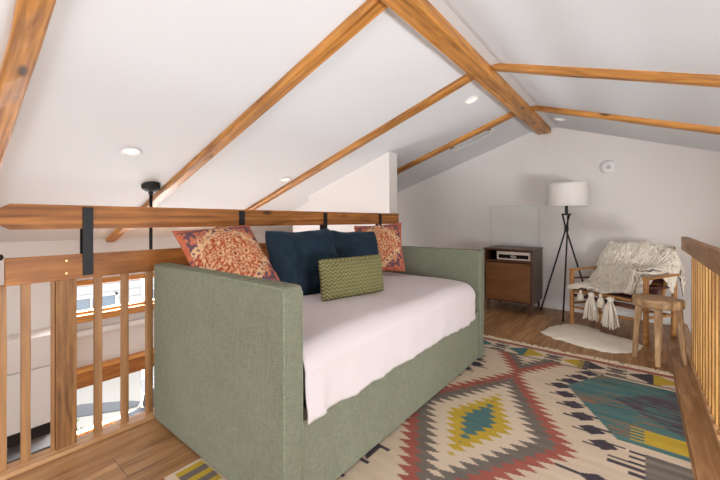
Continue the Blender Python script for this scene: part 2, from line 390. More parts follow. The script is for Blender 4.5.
# upper board with a clipped, pointed near end
bm = bmesh.new()
ya, yb, za, zb = .19, 3.40, 1.057, 1.172
poly = [(ya, za+.035), (ya, zb-.035), (ya+.055, zb), (yb, zb), (yb, za), (ya+.055, za)]
cy, cz = (ya+yb)/2, (za+zb)/2
p2 = [(y-cy, z-cz) for y, z in poly]
prism(bm, p2, -.018, .018)
mw = Matrix(((0, 0, 1, XF), (1, 0, 0, cy), (0, 1, 0, cz), (0, 0, 0, 1)))
link('upper_rail', bm, M['rail'], lr, mw)
boardY('handrail', XF-.02, XF+.02, .23, 3.40, .812, .932, M['rail'], lr)
boardY('handrail', XF-.02, XF+.02, -1.2, .195, .812, .932, M['rail'], lr)
M['post'] = wood('rough_post', lin(96, 58, 28), lin(170, 120, 68), .55, scale=1.6)
boardV('post', XF-.012, .437, 0, .815, .075, .078, M['post'], lr)
first = boardV('baluster', XF-.002, .22, 0, .815, .03, .032, M['balus'], lr)
ys = [.11, 0, -.11, .297, .362, .567, .686, .806] + [.925+.12*k for k in range(19)]
for y in ys:
    c = first.copy(); C.objects.link(c); c.parent = lr; c.location.y = y
    if y == .362: c.scale = (1, .35, 1); c.location.y = .39
for y in (.52, 1.382, 2.203, 3.03):
    bm = bmesh.new()
    box(bm, XF+.0205, XF+.0265, y-.021, y+.021, .828, 1.163, bev=.001)
    box(bm, XF-.0265, XF-.0205, y-.021, y+.021, .828, 1.163, bev=.001)
    box(bm, XF-.0265, XF-.018, y-.021, y+.021, .93, 1.06)
    for z in (.87, 1.115):
        tube(bm, [(XF+.02, y, z), (XF+.03, y, z)], .007, 8)
    o = link('steel_strap', bm, M['black'], lr); o['label'] = 'black steel strap'
bm = bmesh.new(); tube(bm, [(XF+.015, .212, .942), (XF+.06, .212, .942)], .006, 10); lathe(bm, [(0, .928), (.012, .930), (.018, .942), (.012, .954), (0, .956)], 16, (XF+.055, .205, 0))
link('knob', bm, M['black'], lr, smooth=True)
for z in (.845, .905):
    bm = bmesh.new(); tube(bm, [(XF+.0195, .437, z), (XF+.0215, .437, z)], .005, 10)
    link('screw_head', bm, M.setdefault('brass', flat('brass_screw', lin(226, 190, 130), .4, .6, bump=.02)), lr)

# ------------------------------------------------------------------ right railing
rr = thing('stair_railing', 'yellow pine stair railing at the right edge of the loft', 'railing', (0, 0, 0))
boardY('handrail', .283, .325, -1.5, 4.18, .842, .955, M['balus'], rr, bev=.004)
first = boardV('baluster', .323, 3.66, .035, .85, .032, .034, M['balusR'], rr)
for k in range(1, 36):
    c = first.copy(); C.objects.link(c); c.parent = rr; c.location.y = 3.66-.118*k

# ------------------------------------------------------------------ daybed
SX0, SX1, SY0, SY1, SH = -2.085, -.972, .795, 2.81, .862
db = thing('daybed', 'sage green upholstered daybed standing between railing and patterned rug', 'daybed', ((SX0+SX1)/2, (SY0+SY1)/2, 0))
ox, oy = (SX0+SX1)/2, (SY0+SY1)/2
def dbx(name, x0, x1, y0, y1, z0, z1, bev, mat=None, seg=4):
    bm = bmesh.new(); box(bm, x0-ox, x1-ox, y0-oy, y1-oy, z0, z1, bev=bev, seg=seg)
    return link(name, bm, mat or M['sage'], db, smooth=False)
dbx('arm_panel', SX0, SX1, SY0, SY0+.092, .012, SH, .024, seg=5)
dbx('arm_panel', SX0, SX1, SY1-.092, SY1, .012, SH, .024, seg=5)
dbx('back_panel', SX0, SX0+.06, SY0+.09, SY1-.09, .02, .60, .02)
dbx('front_panel', SX1-.065, SX1-.012, SY0+.094, SY1-.094, .022, .39, .008)
dbx('platform', SX0+.075, SX1-.065, SY0+.092, SY1-.092, .20, .36, .0)
for x, y in ((SX0+.06, SY0+.046), (SX1-.06, SY0+.046), (SX0+.06, SY1-.046), (SX1-.06, SY1-.046)): dbx('foot', x-.03, x+.03, y-.03, y+.03, .0095 if x > -1.2 else 0, .014, 0, M['black'])
# piping along the edges of the near arm
pm = weave('sage_piping', lin(118, 124, 104), lin(140, 146, 124))
for yy in (SY0+.004, SY0+.088, SY1-.088, SY1-.004):
    bm = bmesh.new(); x1 = SX1-ox-.006; x0 = SX0-ox+.01
    tube(bm, [(x0, yy-oy, SH-.007), (x1-.03, yy-oy, SH-.007), (x1-.012, yy-oy, SH-.012), (x1-.001, yy-oy, SH-.03), (x1, yy-oy, .3), (x1, yy-oy, .02)], .0035, 6); link('piping', bm, pm, db, smooth=True)

# mattress with cover
mt = thing('mattress', 'mattress under a white cotton cover hanging unevenly over the daybed front', 'mattress', (ox, oy, .36))
bm = bmesh.new(); box(bm, SX0+.08-ox, SX1-.06-ox, SY0+.1-oy, SY1-.1-oy, 0, .235, bev=.04, seg=3)
link('mattress_pad', bm, M['sheet'], mt, smooth=True)
bm = bmesh.new(); nu, nv = 110, 64; ya, yb = SY0+.097, SY1-.097
def hem(y):
    z = .366+.018*noise.noise(Vector((y*2.2, 3, 0)))+.010*noise.noise(Vector((y*8, 9, 0)))+.006*noise.noise(Vector((y*22, 4, 0)))
    if y < ya+.115: z = .366
    z += .03*max(0, 1-(yb-y)/.25)
    return z
def cover(u, v):
    y = ya+(yb-ya)*u; s = v*1.42                      # s: arc length from the back
    ex = abs(u-.5)*2
    top = .628+.022*(1-ex**3)+.01*noise.noise(Vector((s*4, y*3, 1)))
    if s < .93: x = SX0+.09+s*.944/.93; z = top
    else:
        t = (s-.93)/.49; r = .085
        a = min(t/.28, 1)*PI/2
        x = SX0+.09+.944+r*math.sin(a)*1.0; z = top-r*(1-math.cos(a))
        if t > .28:
            q = (t-.28)/.72; z = (top-r)+(hem(y)-(top-r))*q
            x += .002*math.sin(y*19+2*math.sin(y*5))*q + .010*noise.noise(Vector((y*7, q*2, 4)))*q + .006*noise.noise(Vector((y*20, q*3, 9)))*q + (.012*q if y < ya+.115 else 0) - .003
    # corner at the far arm is rounded off
    f = max(0, 1-(yb-y)/.13); g = max(0, 1-(y-ya)/.05)
    z -= .045*f*f*(1 if s < 1.1 else 0)*(1) ; x -= .07*f*f*(1 if s > .8 else 0)
    if s > .5: z -= .02*max(0, min(1, (s-.6)/.4))**2
    return x-ox, y-oy, z-.36
vs = [[bm.verts.new(cover(i/nu, j/nv)) for j in range(nv+1)] for i in range(nu+1)]
for i in range(nu):
    for j in range(nv): bm.faces.new((vs[i][j], vs[i+1][j], vs[i+1][j+1], vs[i][j+1]))
o = link('bed_cover', bm, M['sheet'], mt, smooth=True)
so = o.modifiers.new('s', 'SOLIDIFY'); so.thickness = .006; so.offset = -1

# ------------------------------------------------------------------ pillows
def pillow(name, label, w, h, t, c, yaw, lean, roll, mat, n=48, group=None, color=None, ear=.07, sag=0, pipe=None, seed=0, soft=.012, rnd=0):
    """w x h cushion, faces local -Y, leaning back by 'lean'; yaw turns it about Z"""
    bm = bmesh.new()
    def pt(u, v, s):
        a = 1-abs(u)**2.6; b = 1-abs(v)**2.6
        th = t/2*(max(a, 0)**.55)*(max(b, 0)**.55)
        x = w/2*u*(1-ear*(1-v*v)*abs(u)); z = h/2*v*(1-ear*(1-u*u)*abs(v))
        z -= sag*max(0, v)*(1-u*u)*h
        q = rnd*(u*v)**4; x *= 1-q; z *= 1-q
        wr = soft*noise.noise(Vector((u*2.1+seed, v*2.1, s*3+seed)))*(a*b)**.3
        wr += soft*.5*noise.noise(Vector((u*5+seed, v*3, s*7)))*(a*b)**.5
        return Vector((x, -s*(th)+wr, z))
    grid = {}
    for s in (1, -1):
        for i in range(n+1):
            for j in range(n+1):
                u = math.sin((i/n*2-1)*PI/2*.9)/math.sin(PI/2*.9); v = math.sin((j/n*2-1)*PI/2*.9)/math.sin(PI/2*.9)
                if s == -1 and (i in (0, n) or j in (0, n)): grid[s, i, j] = grid[1, i, j]
                else: grid[s, i, j] = bm.verts.new(pt(u, v, s))
        for i in range(n):
            for j in range(n):
                f = (grid[s, i, j], grid[s, i+1, j], grid[s, i+1, j+1], grid[s, i, j+1])
                bm.faces.new(f if s == 1 else f[::-1])
    if color:
        uv = []
        bm.verts.index_update(); bm.verts.ensure_lookup_table()
        uv = [color(v.co.x/w*2, v.co.z/h*2) for v in bm.verts]
    mw = Matrix.Translation(c) @ Matrix.Rotation(yaw, 4, 'Z') @ Matrix.Rotation(-lean, 4, 'X') @ Matrix.Rotation(roll, 4, 'Y')
    o = link(name, bm, mat, None, mw, smooth=True)
    if color:
        ca = o.data.color_attributes.new('pattern', 'FLOAT_COLOR', 'POINT')
        for k, cc in enumerate(uv): ca.data[k].color = cc
    tag(o, label, 'cushion', group)
    if pipe:
        bm = bmesh.new(); pts = []
        for q in range(4):
            for k in range(n):
                f = k/n*2-1
                u, v = [(f, -1), (1, f), (-f, 1), (-1, -f)][q]; pts.append(pt(u, v, 1))
        pts.append(pts[0]); tube(bm, pts, .004, 6, cap=False); link('piping', bm, pipe, o, smooth=True)
    return o
def mix(a, b, t): return tuple(a[k]*(1-t)+b[k]*t for k in range(3))+(1,)
rust, brick, cream, indigo, rose = lin(170, 84, 56), lin(142, 64, 46), lin(216, 176, 134), lin(84, 70, 84), lin(188, 112, 84)
def persian(u, v):
    # mirrored medallion: rust field, cream scrolls, indigo shoulders, flower rosettes, rust border
    n1 = noise.noise(Vector((abs(u)*9, v*9, 2))); n2 = noise.noise(Vector((abs(u)*17, v*17, 8)))
    c = rust
    d = abs(u)*.85+abs(v)
    if d > .98: c = indigo if n1+.35*n2 > -.12 else rose
    if .80 < d < 1.02: c = cream if n2+.3*n1 > -.18 else indigo
    if d < .8 and -.05 < n2 < .06: c = cream
    if d < .8 and n2 > .22: c = cream
    if d < .8 and n2 < -.33: c = brick
    for (a, b, r) in ((0, 0, .15), (.33, .05, .14), (.0, .42, .13), (0, -.42, .13), (.0, -.74, .08), (.62, .5, .1), (.62, -.5, .1), (.5, 0, .07)):
        q = math.hypot(abs(u)-a, v-b)
        if q < r:
            an = math.atan2(v-b, abs(u)-a); pet = .5+.5*math.cos(an*8)
            c = brick if q < r*.3 else (cream if q < r*.62 else (rust if q < r*.8 else (cream if pet > .5 else rose)))
    if abs(v) > .84 or abs(u) > .88: c = mix(rust, rose, .5+.5*n1) if n2 < .28 else indigo
    return mix(c, rust, .12)
pat = vcol('printed_cushion_cloth', bscale=500)
M['navy'] = flat('navy_velvet', lin(10, 33, 48), .75, bump=.3, bscale=8, var=.35, spec=.3)
p_ = M['navy'].node_tree.nodes['Principled BSDF']; p_.inputs['Sheen Weight'].default_value = .15; p_.inputs['Sheen Roughness'].default_value = .4; p_.inputs['Sheen Tint'].default_value = lin(70, 130, 160)
# olive cushion with raised wavy rows
def wavy():
    m, t, p = newmat('olive_matelasse'); N = t.nodes; L = t.links
    tc = N.new('ShaderNodeTexCoord'); w = N.new('ShaderNodeTexWave'); w.wave_type = 'BANDS'; w.bands_direction = 'Z'
    w.inputs['Scale'].default_value = 15; w.inputs['Distortion'].default_value = 0
    mp = N.new('ShaderNodeSeparateXYZ'); L.new(tc.outputs['Object'], mp.inputs[0])
    s = N.new('ShaderNodeMath'); s.operation = 'PINGPONG'; s.inputs[1].default_value = .014; L.new(mp.outputs['X'], s.inputs[0])
    ad = N.new('ShaderNodeMath'); ad.operation = 'ADD'; L.new(mp.outputs['Z'], ad.inputs[0]); L.new(s.outputs[0], ad.inputs[1])
    cb = N.new('ShaderNodeCombineXYZ'); L.new(ad.outputs[0], cb.inputs['Z']); L.new(cb.outputs[0], w.inputs['Vector'])
    cr = N.new('ShaderNodeValToRGB'); cr.color_ramp.elements[0].color = lin(98, 95, 60); cr.color_ramp.elements[1].color = lin(142, 136, 94)
    L.new(w.outputs['Fac'], cr.inputs['Fac']); L.new(cr.outputs['Color'], p.inputs['Base Color'])
    b = N.new('ShaderNodeBump'); b.inputs['Strength'].default_value = .8; b.inputs['Distance'].default_value = .006; L.new(w.outputs['Fac'], b.inputs['Height']); L.new(b.outputs['Normal'], p.inputs['Normal'])
    p.inputs['Roughness'].default_value = .9; p.inputs['Specular IOR Level'].default_value = .15
    return m
M['olive'] = wavy()
# yaw: local -Y (front) turned towards +X is +90 degrees
pillow('cushion', 'rust patterned cushion at the near end, behind the near arm', .47, .50, .13, (-1.78, 1.08, .875), R(86), R(43), R(-5), pat, n=96, group='rust patterned cushions', color=persian, seed=1)
pillow('cushion', 'rust patterned cushion leaning at the far arm, right of the navy cushions', .43, .47, .12, (-1.765, 2.47, .862), R(30), R(31), R(-5), pat, n=96, group='rust patterned cushions', color=persian, seed=5)
pillow('cushion', 'navy velvet cushion on the left, larger in view, beside the near rust cushion', .49, .47, .19, (-1.65, 1.52, .835), R(76), R(23), R(-1), M['navy'], group='navy velvet cushions', sag=.05, seed=11, soft=.035, ear=.04, rnd=.07)
pillow('cushion', 'navy velvet cushion partly hidden behind the olive cushion', .47, .45, .17, (-1.65, 1.975, .83), R(66), R(24), R(3), M['navy'], group='navy velvet cushions', sag=.05, seed=23, soft=.035, ear=.04, rnd=.07)
pillow('cushion', 'small olive green lumbar cushion with wavy rows, frontmost of the cushions', .50, .245, .12, (-1.36, 1.64, .757), R(80), R(8), R(0), M['olive'], seed=31, ear=.03, rnd=.03)

# ------------------------------------------------------------------ rug
RX0, RX1, RY0, RY1 = -1.575, .178, .60, 3.285
crm, red, gry, yel, tea, ink, pur = lin(212, 193, 170), lin(160, 92, 80), lin(116, 107, 99), lin(190, 160, 60), lin(82, 116, 114), lin(74, 67, 74), lin(90, 80, 86)
def tooth(y, per): f = (y/per) % 1; return abs(f*2-1)
def kilim(x, y):
    cx = -.69; u = abs(x-cx)
    n = noise.noise(Vector((x*3, y*28, 0)))
    nb = noise.noise(Vector((x*6, y*60, 5)))
    def sh(c, k=.10): return tuple(max(0, ch*(1+k*n)) for ch in c[:3])+(1,)
    # far border
    if y > 3.232: return crm if y > 3.272 else sh(red)
    if y > 3.015:
        yy = (y-3.13)/.095
        if abs(yy) > .97: return sh(gry) if y < 3.13 else crm
        px = ((x-(-.944)) % .407)/.407       # 0 = striped cell centre
        cell = px if px < .5 else px-1
        if abs(cell) < .14: return ink if (abs(cell) < .10*(1-abs(yy)) and int((yy+1)*5) % 2) else (sh(gry, .3) if int((yy+1)*3.2) % 2 == 0 else crm)
        q = int(math.floor((x+.944)/.407))
        cols = [(tea, yel), (yel, ink), (ink, yel), (yel, tea)][q % 4]
        d = (px-.14)/.72
        c = cols[0] if d < .5 else cols[1]
        lim = d*2 if d < .5 else (1-d)*2
        if .38 < d < .62: return sh(c) if int((yy+1)*4.5) % 2 == 0 else (sh(gry) if q % 2 else sh(c))
        if abs(yy) < lim*1.1: return sh(c)
        return crm
    # near border, same kind
    if y < .86:
        if y < .64: return sh(red) if y > .62 else crm
        px = ((x+1.56) % .3)/.3
        return (yel if int(((x+1.56)/.036)) % 2 == 0 else gry) if px < .6 and .68 < y < .80 else crm
    k = round((y-1.90)/1.50); yc = 1.90+1.5*k; v = abs(y-yc)
    # toothed medallion rings; the teeth point sideways and follow the rows
    ty = tooth(y-yc, .054)
    d = lambda wx, wy, amp: (u+amp*ty) < wx*(1-v/wy)+amp*.5
    if k == 0 or True:
        if d(.082, .215, .04) : return sh(tea)
        if d(.165, .345, .055): return sh(yel)
        if d(.28, .53, .072): return crm
        if d(.375, .66, .042): return sh(gry, .2)
        if d(.45, .79, .07): return sh(red, .15)
    # side hexagons of teal
    hx = RX1-.005-cx                            # half width
    yh = 2.60 if y > 1.88 else 1.14
    vh = abs(y-yh)
    e = hx-u                                  # distance from the side edge
    if y > 1.88: top = 2.99; bot = 2.165
    else: top = 1.62; bot = .90
    if bot < y < top:
        lim = .55-(2.66-y)*.58 if y < 2.66 else .55-(y-2.66)*.50
        if y < 1.88: lim = .55-abs(y-1.26)*.58
        if e < lim:
            if y > 1.88 and y < 2.345 and e < .215:
                fing = e > .155
                if y > 2.205 and (not fing or (int((y-2.20)/.0165) % 2 == 0)): return sh(yel, .08)
                return sh(tea)
            r = abs(y-2.66)/.27+abs(e-.0)/.29
            if y > 1.88 and r < 1.05 and y > 2.39:
                return sh(pur, .5) if nb > -.12 else sh(tea, .3)
            if y > 1.88 and nb+.5*noise.noise(Vector((x*5, y*6, 9))) > .26: return lin(138, 108, 88)
            return sh(tea, .3)
    # grey block below with comb
    if 1.90 < y < 2.105 or 1.66 < y < 1.72:
        if e < .155: return sh(gry, .5) if True else ink
        if e < .215 and (int((y-1.90)/.022) % 2 == 0): return ink
        if e < .29 and 1.93 < y < 2.0 and (int((y-1.90)/.022) % 2 == 0): return ink
    # chain of stepped motifs running parallel to the medallion edge
    s_ = y if y <= 2.62 else 5.24-y
    for q in range(-3, 9):
        yq = 2.07+q*.112
        uq = .55-(yq-2.07)*.50 if yq < 2.62 else .275+(yq-2.62)*.38
        if yq > 3.0 or yq < 2.05: continue
        a, b = u-uq, y-yq
        if abs(b) < .05:
            if abs(a)/.062+abs(b)/.05 < 1: return sh(ink, .2)
            if abs(abs(b)-.030) < .008 and -.02 < a*(1 if b > 0 else -1) < .085: return sh(ink, .2)
    # large combs between the medallions near the sides
    for q in range(5):
        yq = 1.30-q*.12+.0; uq = .30+.05*q if q < 3 else .45
        yq = 1.33-q*.13; uq = .285+.03*q
        a, b = u-uq, y-yq
        if abs(b) < .06 and 0 < a < .12:
            if abs(b)/.06+a/.075 < 1.0: return sh(ink, .2)
        if abs(b-.055) < .009 and -.05 < a < .11: return ink
    # small diamonds in the open ground
    a, b = u-.55, y-1.77
    if abs(a)/.08+abs(b)/.045 < 1: return sh(ink, .2)
    if abs(b-.0) < .007 and -.16 < a < .0: return ink
    return mix(crm, lin(202, 182, 158), .5+.8*n)
st = .0065
nx = int((RX1-RX0)/st); ny = int((RY1-RY0)/st)
verts, faces, cols = [], [], []
for j in range(ny+1):
    for i in range(nx+1):
        x = RX0+(RX1-RX0)*i/nx; y = RY0+(RY1-RY0)*j/ny
        e = .010*max(0, (y-1.6)/1.7)*noise.noise(Vector((0, y*2, 3)))
        sx = x+(e if i > nx*.9 else 0); 
        verts.append((sx, y+.006*noise.noise(Vector((x*4, y, 1))), .009)); cols.append(kilim(x, y))
W1 = nx+1
for j in range(ny):
    for i in range(nx): faces.append((j*W1+i, j*W1+i+1, (j+1)*W1+i+1, (j+1)*W1+i))
# skirt
border = [i for i in range(W1)]+[j*W1+nx for j in range(1, ny+1)]+[ny*W1+i for i in range(nx-1, -1, -1)]+[j*W1 for j in range(ny-1, 0, -1)]
base = len(verts)
for b in border: verts.append((verts[b][0], verts[b][1], .001)); cols.append(cols[b])
for k in range(len(border)):
    k2 = (k+1) % len(border); faces.append((border[k2], border[k], base+k, base+k2))
me = bpy.data.meshes.new('area_rug'); me.from_pydata(verts, [], faces); me.materials.append(vcol('kilim_wool', bscale=220, bump=.6))
ca = me.color_attributes.new('pattern', 'FLOAT_COLOR', 'POINT'); ca.data.foreach_set('color', [c for q in cols for c in q])
rug = bpy.data.objects.new('area_rug', me); C.objects.link(rug)
tag(rug, 'flat woven kilim rug with toothed red, grey and yellow medallion', 'rug')
bm = bmesh.new(); x = RX0+.01
while x < RX1:
    y0 = RY1-.004; big = random.random() < .6
    for s in range(4):
        a = random.uniform(-.5, .5); l = random.uniform(.05, .085) if big else random.uniform(.03, .05)
        p1 = (x+s*.004, y0, .006); p2 = (x+s*.004+a*l*.5, y0+l*.5, .012); p3 = (x+a*l, y0+l, .004)
        tube(bm, [p1, p2, p3], [.004, .008 if big else .005, .004], 5)
    x += random.uniform(.014, .022)
link('fringe', bm, flat('cream_yarn', lin(214, 196, 170), .95, bump=.2, spec=.1), rug)

# ------------------------------------------------------------------ sheepskin on the floor
pts = [(-.76, 3.78), (-.66, 3.70), (-.50, 3.62), (-.33, 3.57), (-.20, 3.555), (-.10, 3.62), (-.02, 3.72), (.0, 3.82), (.02, 3.93), (-.02, 4.03), (-.13, 4.05), (-.26, 4.12), (-.38, 4.25), (-.48, 4.33), (-.60, 4.28), (-.66, 4.16), (-.72, 4.04), (-.74, 3.90)]
ccx, ccy = -.36, 3.90
def blob(a):
    # smooth radius from the control points
    best = []
    for (px, py) in pts:
        an = math.atan2(py-ccy, px-ccx); r = math.hypot(px-ccx, py-ccy)
        d = (a-an+PI) % (2*PI)-PI; w = math.exp(-(d/.16)**2); best.append((w, r))
    return sum(w*r for w, r in best)/sum(w for w, r in best)
bm = bmesh.new(); na, nr = 96, 22; rings = [[bm.verts.new((0, 0, .026))]]
for j in range(1, nr+1):
    f = j/nr; ring = []
    for i in range(na):
        a = 2*PI*i/na; r = blob(a)*f*(1+.02*math.sin(a*23)*f)
        z = .002+.026*(1-f**6)+.006*noise.noise(Vector((r*math.cos(a)*30, r*math.sin(a)*30, 0)))*(1-f**8)
        ring.append(bm.verts.new((r*math.cos(a), r*math.sin(a), z if j < nr else .001)))
    rings.append(ring)
for i in range(na):
    bm.faces.new((rings[0][0], rings[1][i], rings[1][(i+1) % na]))
for a, b in zip(rings[1:], rings[2:]):
    for i in range(na): bm.faces.new((a[i], b[i], b[(i+1) % na], a[(i+1) % na]))
o = link('sheepskin', bm, flat('cream_fleece', lin(246, 236, 218), .95, bump=.5, bscale=90, spec=.1), None, smooth=True); o.location = (ccx, ccy, 0)
tag(o, 'cream sheepskin lying on the wood floor in front of the armchair', 'sheepskin')

# ------------------------------------------------------------------ cabinet
CX0, CX1, CY0, CY1 = -1.497, -.955, 4.335, 4.86
M['walnut'] = wood('dark_walnut', lin(52, 32, 22), lin(96, 60, 38), .4, knots=False)
M['doorw'] = wood('cane_brown', lin(100, 62, 32), lin(134, 86, 46), .5, knots=False)
cb = thing('record_cabinet', 'dark walnut cabinet with open top shelf against the gable wall', 'cabinet', ((CX0+CX1)/2, (CY0+CY1)/2, 0))
w = (CX1-CX0)/2; d = (CY1-CY0)/2
link('top', bx(-w-.012, w+.008, -d-.012, d, .742, .76, bev=.002), M['walnut'], cb)
for s in (-1, 1): link('side_panel', bx(min(s*w, s*(w-.02)), max(s*w, s*(w-.02)), -d, d, .125, .742), M['walnut'], cb)
link('shelf', bx(-w+.02, w-.02, -d+.01, d-.01, .60, .618), M['walnut'], cb)
link('bottom_panel', bx(-w+.02, w-.02, -d+.01, d-.01, .125, .145), M['walnut'], cb)
link('back_panel', bx(-w+.02, w-.02, d-.012, d, .145, .742), M['walnut'], cb)
door = link('door', bx(-w+.022, w-.022, -d-.004, -d+.012, .150, .590, bev=.002), M['doorw'], cb)
bm = bmesh.new()
for k in range(22):
    z = .165+k*.0195; box(bm, -w+.03, w-.03, -d-.007, -d-.003, z, z+.012)
link('slat_panel', bm, M['doorw'], door)
for x in (-1, 1):
    for y in (-1, 1):
        bm = bmesh.new(); tube(bm, [(x*(w-.035), y*(d-.035), 0), (x*(w-.04), y*(d-.04), .13)], [.012, .02], 12); link('leg', bm, M['walnut'], cb)
# receiver on the shelf
rc = thing('receiver', 'small cream stereo receiver on the open shelf of the walnut cabinet', 'receiver', (-1.165, 4.50, .618))
link('casing', bx(-.19, .19, -.15, .15, .008, .108, bev=.006), flat('ivory_casing', lin(206, 192, 176), .4, bump=.02), rc)
link('display', bx(-.165, .165, -.154, -.149, .028, .072), flat('black_glass', lin(22, 20, 20), .2, bump=.02), rc)
bm = bmesh.new(); lathe(bm, [(.035, 0), (.035, .006), (.03, .008), (0, .008)], 30); o = link('dial', bm, flat('dial_metal', lin(190, 184, 176), .3, .6, bump=.02), rc, Matrix.Translation((0, -.1535, .05)) @ Matrix.Rotation(PI/2, 4, 'X') @ Matrix.Scale(.5, 4, (0, 1, 0)))
for x in (-.15, .15): link('foot', bx(x-.015, x+.015, -.12, .12, 0, .009), M['black'], rc)
# clear panel
ap = thing('acrylic_panel', 'clear frameless panel standing on the walnut cabinet against the wall', 'panel', (-1.29, 4.845, .76))
link('sheet', bx(-.305, .305, -.003, .003, 0, .525), M['acrylic'], ap)
bm = bmesh.new()
for a in ((-.306, -.301, 0, .525), (.301, .306, 0, .525), (-.306, .306, .520, .526)): box(bm, a[0], a[1], -.004, .004, a[2], a[3])
link('edge', bm, flat('polished_edge', lin(196, 202, 198), .3, bump=.02), ap)
# outlet with a plug and cord
ou = thing('wall_outlet', 'white wall outlet low between cabinet and tripod lamp', 'outlet', (-.905, YW, .30))
link('cover_plate', bx(-.035, .035, -.006, 0, -.057, .057, bev=.002), M['trim'], ou)
for z in (-.022, .022): link('socket', bx(-.014, .014, -.008, -.005, z-.014, z+.014, bev=.001), flat('socket_white', lin(214, 210, 205), .4, bump=.02), ou)

# ------------------------------------------------------------------ tripod lamp
LX, LY = -.65, 4.56
lp = thing('tripod_floor_lamp', 'black tripod floor lamp with a white drum shade beside the cabinet', 'floor lamp', (LX, LY, 0))
zx = 1.0; feet = [(-.945, 4.72), (-.655, 4.36), (-.41, 4.76)]
for fx, fy in feet:
    dx, dy = fx-LX, fy-LY; e = -.14
    bm = bmesh.new()
    l = math.hypot(dx, dy); ox_, oy_ = -dy/l*.010, dx/l*.010
    tube(bm, [(dx, dy, .006), (ox_, oy_, zx), (dx*e*.95+ox_, dy*e*.95+oy_, zx+.165)], [.0085, .0085, .0085], 10); o = link('leg', bm, M['black'], lp, smooth=True)
    bm = bmesh.new(); tube(bm, [(dx, dy, 0), (dx, dy, .012)], .012, 10); link('rubber_foot', bm, M['black'], o)
bm = bmesh.new(); tube(bm, [(0, 0, zx-.02), (0, 0, zx+.02)], .022, 14); link('clamp', bm, M['black'], lp)
bm = bmesh.new(); tube(bm, [(0, 0, 1.155), (0, 0, 1.172)], .05, 20); tube(bm, [(0, 0, 1.17), (0, 0, 1.30)], .016, 14); link('socket', bm, M['black'], lp)
bm = bmesh.new(); lathe(bm, [(0, 1.29), (.014, 1.30), (.03, 1.34), (.034, 1.37), (.02, 1.40), (0, 1.405)], 20); link('bulb', bm, flat('opal_bulb', lin(235, 232, 225), .4, bump=.01), lp, smooth=True)
bm = bmesh.new(); lathe(bm, [(.205, 1.255), (.209, 1.255), (.209, 1.505), (.205, 1.505), (.205, 1.255)], 64)
sm = flat('white_linen_shade', lin(232, 226, 220), .9, bump=.15, bscale=150, spec=.1); link('lamp_shade', bm, sm, lp, smooth=False)
bm = bmesh.new()
for k in range(3):
    a = 2*PI*k/3+.3; tube(bm, [(0, 0, 1.30), (.205*math.cos(a), .205*math.sin(a), 1.49)], .002, 6)
link('shade_spider', bm, M['black'], lp)

# ------------------------------------------------------------------ armchair: turned wood frame, sling seat
A = math.atan2(-.266, .593)
F1 = Vector((-.552, 4.219, 0))
M['teak'] = wood('chair_beech', lin(150, 96, 46), lin(204, 148, 84), .45, knots=False)
M['maroon'] = flat('maroon_leather', lin(84, 42, 34), .5, bump=.2, bscale=50)
ch = thing('armchair', 'wooden lounge armchair with dark sling seat, half covered by the throw', 'armchair', F1, A)
CW, CD = .65, .50
def rod(name, a, b, r=.014, mat=None, fat=0):
    bm = bmesh.new(); a, b = Vector(a), Vector(b); m = (a+b)/2
    tube(bm, [a, a.lerp(b, .12), m, a.lerp(b, .88), b], [r, r*(1+fat*.6), r*(1+fat), r*(1+fat*.6), r], 12)
    return link(name, bm, mat or M['teak'], ch, smooth=True)
for x in (0, CW):
    rod('leg', (x, 0, 0), (x, 0, .592), .021)
    rod('leg', (x, CD, 0), (x, CD+.02, .56), .021)
    bm = bmesh.new(); n = 14; L_ = CD+.08
    for i in range(1): box(bm, x-.026, x+.026, -.025, L_, .575, .597, bev=.008, seg=3)
    o = link('armrest', bm, M['teak'], ch)
    rod('stretcher', (x, 0, .40), (x, CD, .33), .012, fat=.2)
    rod('stretcher', (x, 0, .24), (x, CD, .21), .011, fat=.2)
rod('stretcher', (0, 0, .205), (CW, 0, .205), .012, fat=.2)
rod('stretcher', (0, CD, .20), (CW, CD, .20), .012, fat=.2)
rod('seat_rail', (0, 0, .375), (CW, 0, .375), .017); rod('seat_rail', (0, CD, .31), (CW, CD, .31), .017)
# back frame leaning back
for x in (.045, CW-.045): rod('back_post', (x, .36, .30), (x, .62, .84), .015)
rod('back_rail', (.045, .61, .82), (CW-.045, .61, .82), .014); rod('back_rail', (.045, .45, .48), (CW-.045, .45, .48), .012)
def sling(name, prof, x0, x1, th=.006):
    bm = bmesh.new(); n = 12; top = []
    for k in range(n+1):
        x = x0+(x1-x0)*k/n; s = math.sin(PI*k/n)
        top.append([bm.verts.new((x, y, z-.02*s*(1-abs(2*i/(len(prof)-1)-1)))) for i, (y, z) in enumerate(prof)])
    for a, b in zip(top, top[1:]):
        for i in range(len(prof)-1): bm.faces.new((a[i], a[i+1], b[i+1], b[i]))
    o = link(name, bm, M['maroon'], ch, smooth=True); m = o.modifiers.new('s', 'SOLIDIFY'); m.thickness = th
sling('seat_sling', [(-.018, .372), (-.01, .395), (.05, .385), (.15, .345), (.30, .315), (.42, .31), (.50, .33)], .03, CW-.03)
sling('seat_strap', [(-.018, .345), (-.02, .330), (-.02, .315)], .03, CW-.03)
sling('back_sling', [(.37, .34), (.43, .45), (.50, .60), (.57, .74), (.625, .84)], .06, CW-.06)
for x in (.0, CW): rod('side_strap', (x, .02, .50), (x, CD, .47), .010, M['maroon'])

